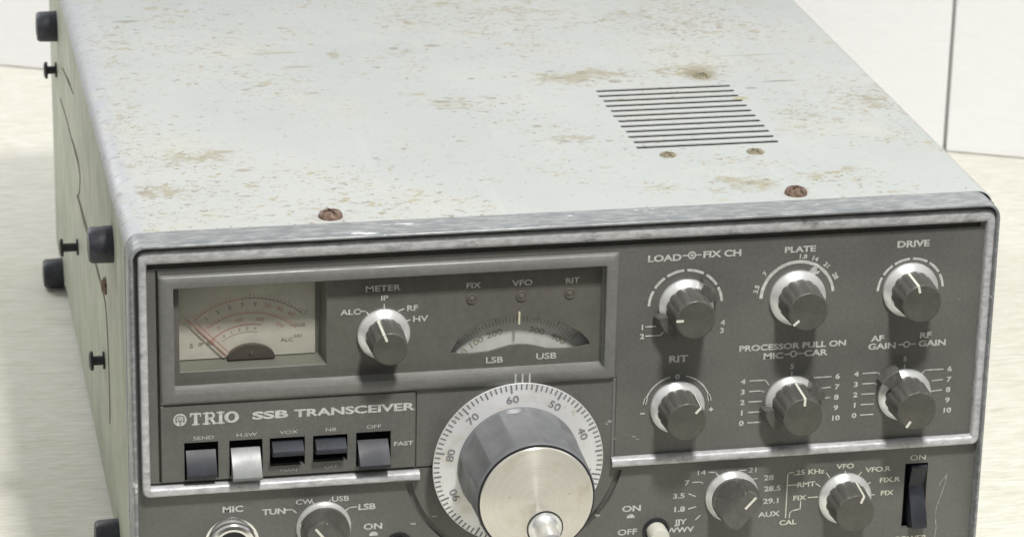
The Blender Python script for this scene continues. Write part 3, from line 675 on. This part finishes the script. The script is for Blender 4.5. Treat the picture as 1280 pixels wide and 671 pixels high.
# ------------------------------------------------------------------ knobs
def flute(n, depth): return lambda a: 1-depth*(.5+.5*math.cos(n*a))**2.2
def knob(cx, cz, base, ang, r0=10.8, rc=8.6, H=15.5, lever=None, label=None, face_line=True, side_line_=True, tab=None, bar=False):
    """ang: pointer direction clockwise from up; part > cap, pointer, lever"""
    bm = bmesh.new(); B = base
    lathe(bm, cx, cz, [(r0, B), (r0, B-1.2), (r0-.35, B-1.6), (rc+.25, B-3.2), (rc-.6, B-3.4)], 72)
    k = obj('control_knob', bm, M_skirt, root, smooth=38, label=label)
    bm = bmesh.new(); F = flute(14, .048); top = B-H
    if not bar:
        loops = [circle(cx, cz, rc, B-2.6, 112, F), circle(cx, cz, rc-.1, B-3.5, 112, F), circle(cx, cz, rc-.75, top+.7, 112, F), circle(cx, cz, rc-1.05, top+.15, 112), circle(cx, cz, rc-1.25, top, 112)]
    else:
        rad = math.radians(90-ang)
        def bf(a, s=1.0):
            d = abs(math.atan2(math.sin(a-rad), math.cos(a-rad))); e = min(d, PI-d)
            w = .56; v = min(1.0, w/max(math.sin(e), 1e-3)) if e > 0 else 1
            return v*(1.12 if d < .5 else 1.0) if d < PI/2 else v
        loops = [circle(cx, cz, rc, B-2.6, 96), circle(cx, cz, rc, B-5.0, 96), circle(cx, cz, rc, B-5.6, 96, bf), circle(cx, cz, rc-.7, top+.8, 96, bf), circle(cx, cz, rc-1.3, top, 96, bf)]
    loft(bm, loops, cap1=True)
    obj('knob_cap', bm, M_cap, k, smooth=28)
    if not bar:
        bm = bmesh.new(); lathe(bm, cx, cz, [(rc-1.3, top+.2), (rc-1.45, top-.12), (rc-1.8, top-.15)], 64); obj('knob_disc', bm, M_capface, k, smooth=40)
    a = math.radians(ang); dx, dz = math.sin(a), math.cos(a); px, pz = dz, -dx
    bm = bmesh.new(); w = .48
    def quad(p0, p1, y0, y1, th=.14):
        L = []
        for (rr, y) in ((p0, y0), (p1, y1)):
            L.append([(cx+dx*(rr+o_)+px*s_*w, y-o_*.4, cz+dz*(rr+o_)+pz*s_*w) for s_, o_ in ((-1, 0), (1, 0), (1, th), (-1, th))])
        loft(bm, L, cap0=True, cap1=True)
    if side_line_: quad(rc-.12, rc-.8, B-3.6, top+.6)
    loft(bm, [[(cx+dx*rr+px*s_*w, top-.16-t_, cz+dz*rr+pz*s_*w) for s_, t_ in ((-1,0),(1,0),(1,.12),(-1,.12))] for rr in (rc-.95, rc-.95-((6.0 if bar else 2.9) if face_line else 1.8))], cap0=True, cap1=True)
    if side_line_: loft(bm, [[(cx+dx*rr+px*s_*w, y-t_, cz+dz*rr+pz*s_*w) for s_, t_ in ((-1,0),(1,0),(1,.12),(-1,.12))] for rr, y in ((rc-.72, top+.55), (rc-.9, top-.14))], cap0=True, cap1=True)
    obj('pointer_line', bm, M_line, k)
    if lever is not None:
        for la, span, ro in lever:
            bm = bmesh.new(); n = 8; A = [math.radians(la-span/2+span*i/n) for i in range(n+1)]
            bot, ft = B-.9, B-6.2
            ri = rc-.5
            L = []
            for t in A:
                s, c = math.sin(t), math.cos(t)
                L.append([(cx+ri*s, bot, cz+ri*c), (cx+(ro+.3)*s, bot, cz+(ro+.3)*c), (cx+ro*s, ft+.8, cz+ro*c), (cx+(ro-.7)*s, ft, cz+(ro-.7)*c), (cx+ri*s, ft, cz+ri*c)])
            loft(bm, L, cap0=True, cap1=True); obj('lever_tab', bm, M_cap, k, smooth=40)
    if tab is not None:
        bm = bmesh.new(); t = math.radians(tab); s, c = math.sin(t), math.cos(t); qx, qz = c, -s
        pr = [(10.3, 1.5), (13.6, .8), (14.2, 1.3), (14.6, 1.3)]
        L = [[(cx+rr*s-w_*qx, B-1.0, cz+rr*c-w_*qz), (cx+rr*s+w_*qx, B-1.0, cz+rr*c+w_*qz), (cx+rr*s+w_*qx, B-.2, cz+rr*c+w_*qz), (cx+rr*s-w_*qx, B-.2, cz+rr*c-w_*qz)] for rr, w_ in pr]
        loft(bm, L, cap0=True, cap1=True); obj('pointer_tab', bm, M_skirt, k)
    return k
knob(-71.2, -39.2, WP, -22, r0=9.9, rc=7.4, H=16, label='meter selector knob')
knob(43.8, -33.0, PF, -90, r0=10.6, lever=[(48, 44, 12.4), (-128, 52, 12.6)], side_line_=False, label='load and fixed channel double knob')
knob(87.5, -32.3, PF, -132, r0=11.0, side_line_=False, tab=28, label='plate tuning knob with white pointer tab')
knob(132.3, -31.6, PF, -16, r0=10.9, label='drive knob')
knob(42.0, -74.4, PF, 42, r0=10.6, label='receiver offset knob')
knob(87.3, -74.8, PF, 2, r0=10.4, rc=8.7, H=17, lever=[(58, 42, 12.2), (-122, 52, 12.4)], label='microphone and carrier double knob')
knob(132.7, -75.0, PF, -148, r0=10.6, rc=8.7, H=17, lever=[(-38, 36, 13.8)], side_line_=False, label='audio and radio gain double knob')
knob(-94.4, -114.8, PF, -38, r0=10.4, rc=9.4, H=16, bar=True, label='mode selector bar knob')
knob(65.3, -113.4, PF, 42, r0=10.5, rc=8.8, H=15.5, bar=True, label='band selector bar knob')
knob(111.2, -117.6, PF, 22, r0=10.6, H=15, label='function selector knob')

# main tuning dial
tx, tz = -20.9, -91.0
bm = bmesh.new(); lathe(bm, tx, tz, [(29, PF), (29, -2.6), (32.7, -2.9), (32.95, -3.2), (32.8, -3.6), (24, -4.2)], 160)
dial = obj('tuning_dial', bm, M_disc, root, smooth=38)
bm = bmesh.new()
TK = -6.2
def dy(rr): return -3.6-(32.8-rr)*(.6/8.8)
for k in range(100):
    a = math.radians(TK+k*3.6+1.8*0); L0 = 29.2 if k % 10 == 0 else (29.8 if k % 5 == 0 else 30.4)
    s, c = math.sin(a), math.cos(a); w = .30 if k % 5 else .36
    L = [[(tx+rr*s+e*w*c, dy(rr)-t_, tz+rr*c-e*w*s) for e, t_ in ((-1,0),(1,0),(1,.1),(-1,.1))] for rr in (32.6, L0)]
    loft(bm, L, cap0=True, cap1=True)
for k in range(10):
    a = TK-36*k*-1; n_ = (60-10*k) % 100; ar = math.radians(a)
    text(bm, '%d' % n_ if n_ else '0', tx+26.9*math.sin(ar), tz+26.9*math.cos(ar), 2.9, -4.15, 1.25, .0, a, t=.1)
obj('dial_scale', bm, mat('grey_dial_ink', (.20, .20, .22), .5), dial)
bm = bmesh.new()
FG = lambda a: 1-.05*abs(math.sin(6.5*a))
loft(bm, [circle(tx, tz, 23.6, -4.0, 216), circle(tx, tz, 23.6, -5.4, 216), circle(tx, tz, 23.5, -6.6, 216, FG), circle(tx, tz, 22.8, -33.0, 216, FG), circle(tx, tz, 22.5, -35.6, 216), circle(tx, tz, 22.0, -36.6, 216)], cap1=True)
obj('tuning_grip', bm, M_grip, dial, smooth=9)
bm = bmesh.new()
lathe(bm, tx, tz, [(22.1, -36.4), (22.0, -36.9), (21.2, -36.9), (21.2, -36.6)], 120, cap1=False); obj('grip_rim', bm, M_black, dial, smooth=30)
bm = bmesh.new(); lathe(bm, tx, tz, [(21.4, -36.4), (21.3, -37.3), (21.0, -37.6)], 120); obj('dial_cover', bm, M_spun, dial, org=(tx, -37.0, tz), smooth=25)
sxp, szp = -17.6, -102.2
bm = bmesh.new(); lathe(bm, sxp, szp, [(6.9, -37.5), (6.9, -37.75), (6.5, -37.8), (6.45, -37.6)], 64, cap1=False); obj('spinner_ring', bm, M_black, dial, smooth=30)
bm = bmesh.new(); lathe(bm, sxp, szp, [(6.4, -37.5), (6.3, -38.3), (5.2, -38.2), (4.2, -39.0), (3.9, -41), (3.9, -49.0), (3.5, -50.4), (2.2, -51.0)], 64); obj('finger_spinner', bm, M_satin, dial, smooth=40)

# lever switches
for i, (a, b, t_, b_) in enumerate(switches):
    m = M_whitekey if i == 1 else M_darkkey
    x0, x1 = a+.7, b-.7; bm = bmesh.new()
    if i in (0, 1, 4):          # pressed down: paddle tips outward at the bottom
        top = (5.8, t_-4.2); out = {0: (-.4, b_+2.6), 1: (-3.4, b_+1.6), 4: (-3.0, b_+2.4)}[i]
        pts = [(top[0], top[1]), (top[0]-1.2, top[1]+.3), (out[0]-.2, out[1]), (out[0]+.3, out[1]-1.4), (out[0]+3, out[1]-1.8), (8.5, b_+1)]
    else:                       # level paddle
        zc = t_-3.4; pts = [(7.5, zc+1.6), (2.4, zc+1.9), (-1.6, zc-.4), (-1.9, zc-1.2), (-1.5, zc-2.6), (1.2, zc-3.4), (7.5, zc-4.4)]
    loft(bm, [[(x, y, z) for y, z in pts] for x in (x0, x0+.25, x1-.25, x1)], cap0=True, cap1=True)
    bevel(bm, .22, 2)
    obj('lever_switch', bm, m, root, smooth=50, label='off-white lever switch' if i == 1 else None)
    bm = bmesh.new(); box(bm, a-.6, b+.6, 9.5, 10.5, b_-.6, t_+.6); box(bm, a-.7, a-.02, PF+.1, 9.6, b_-.6, t_+.6); box(bm, b+.02, b+.7, PF+.1, 9.6, b_-.6, t_+.6)
    box(bm, a-.02, b+.02, PF+.1, 9.6, t_+.02, t_+.7); box(bm, a-.02, b+.02, PF+.1, 9.6, b_-.7, b_-.02)
    obj('switch_well', bm, M_dark, panel)
# power rocker
bm = bmesh.new(); x0, x1 = 138.0, 144.2
pts = [(9, -105.2), (4.4, -105.4), (6.0, -114.0), (4.6, -116.6), (-3.6, -129.6), (-3.2, -131.0), (9, -131.8)]
pts = [(9, -105.6), (2.6, -105.8), (2.2, -106.6), (5.2, -115.5), (-2.2, -129.2), (-2.0, -130.8), (9, -131.8)]
loft(bm, [[(x, y, z) for y, z in pts] for x in (x0, x0+.3, x1-.3, x1)], cap0=True, cap1=True); bevel(bm, .25, 2)
obj('power_switch', bm, M_darkkey, root, smooth=45)
bm = bmesh.new(); box(bm, 134.6, 145.4, 10, 11, -133, -104); box(bm, 134.6, 135.28, PF+.1, 10, -133, -104); box(bm, 144.62, 145.4, PF+.1, 10, -133, -104)
obj('switch_well', bm, M_dark, panel)
# microphone socket
bm = bmesh.new(); lathe(bm, -129.3, -118.8, [(10.4, PF), (10.3, PF-.5), (9.4, PF-.6), (9.3, -1.0), (8.7, -1.7), (7.4, -1.9), (6.3, -1.3), (5.6, 1.0), (5.4, 6)], 72, cap1=False)
jack = obj('microphone_socket', bm, M_chrome, root, smooth=35)
bm = bmesh.new(); lathe(bm, -129.3, -118.8, [(5.6, 4.8), (5.4, 4.0), (2.0, 3.8)], 40); obj('socket_core', bm, M_black, jack, smooth=40)
# calibrator push button
bm = bmesh.new(); lathe(bm, 35.6, -126.2, [(5.4, PF+.01), (5.3, PF-.7), (4.4, PF-.8), (4.3, PF+3)], 48, cap1=False); pb = obj('push_button', bm, M_black, root, smooth=30)
bm = bmesh.new(); lathe(bm, 35.6, -126.2, [(3.9, 6), (3.9, -3.6), (3.5, -4.4), (2.8, -4.6)], 48); obj('button_cap', bm, M_ivory, pb, smooth=35)
# second push button peeping in at the bottom, right of the mode knob
bm = bmesh.new(); lathe(bm, -65.4, -124.8, [(5.4, PF+.01), (5.3, PF-.7), (4.4, PF-.8), (4.3, PF+.5)], 48, cap1=False); pb = obj('push_button', bm, M_black, root, smooth=30)
bm = bmesh.new(); lathe(bm, -65.4, -124.8, [(3.9, 2.9), (3.9, -1.6), (3.5, -2.2), (2.8, -2.3)], 48); obj('button_cap', bm, M_chrome, pb, smooth=35)
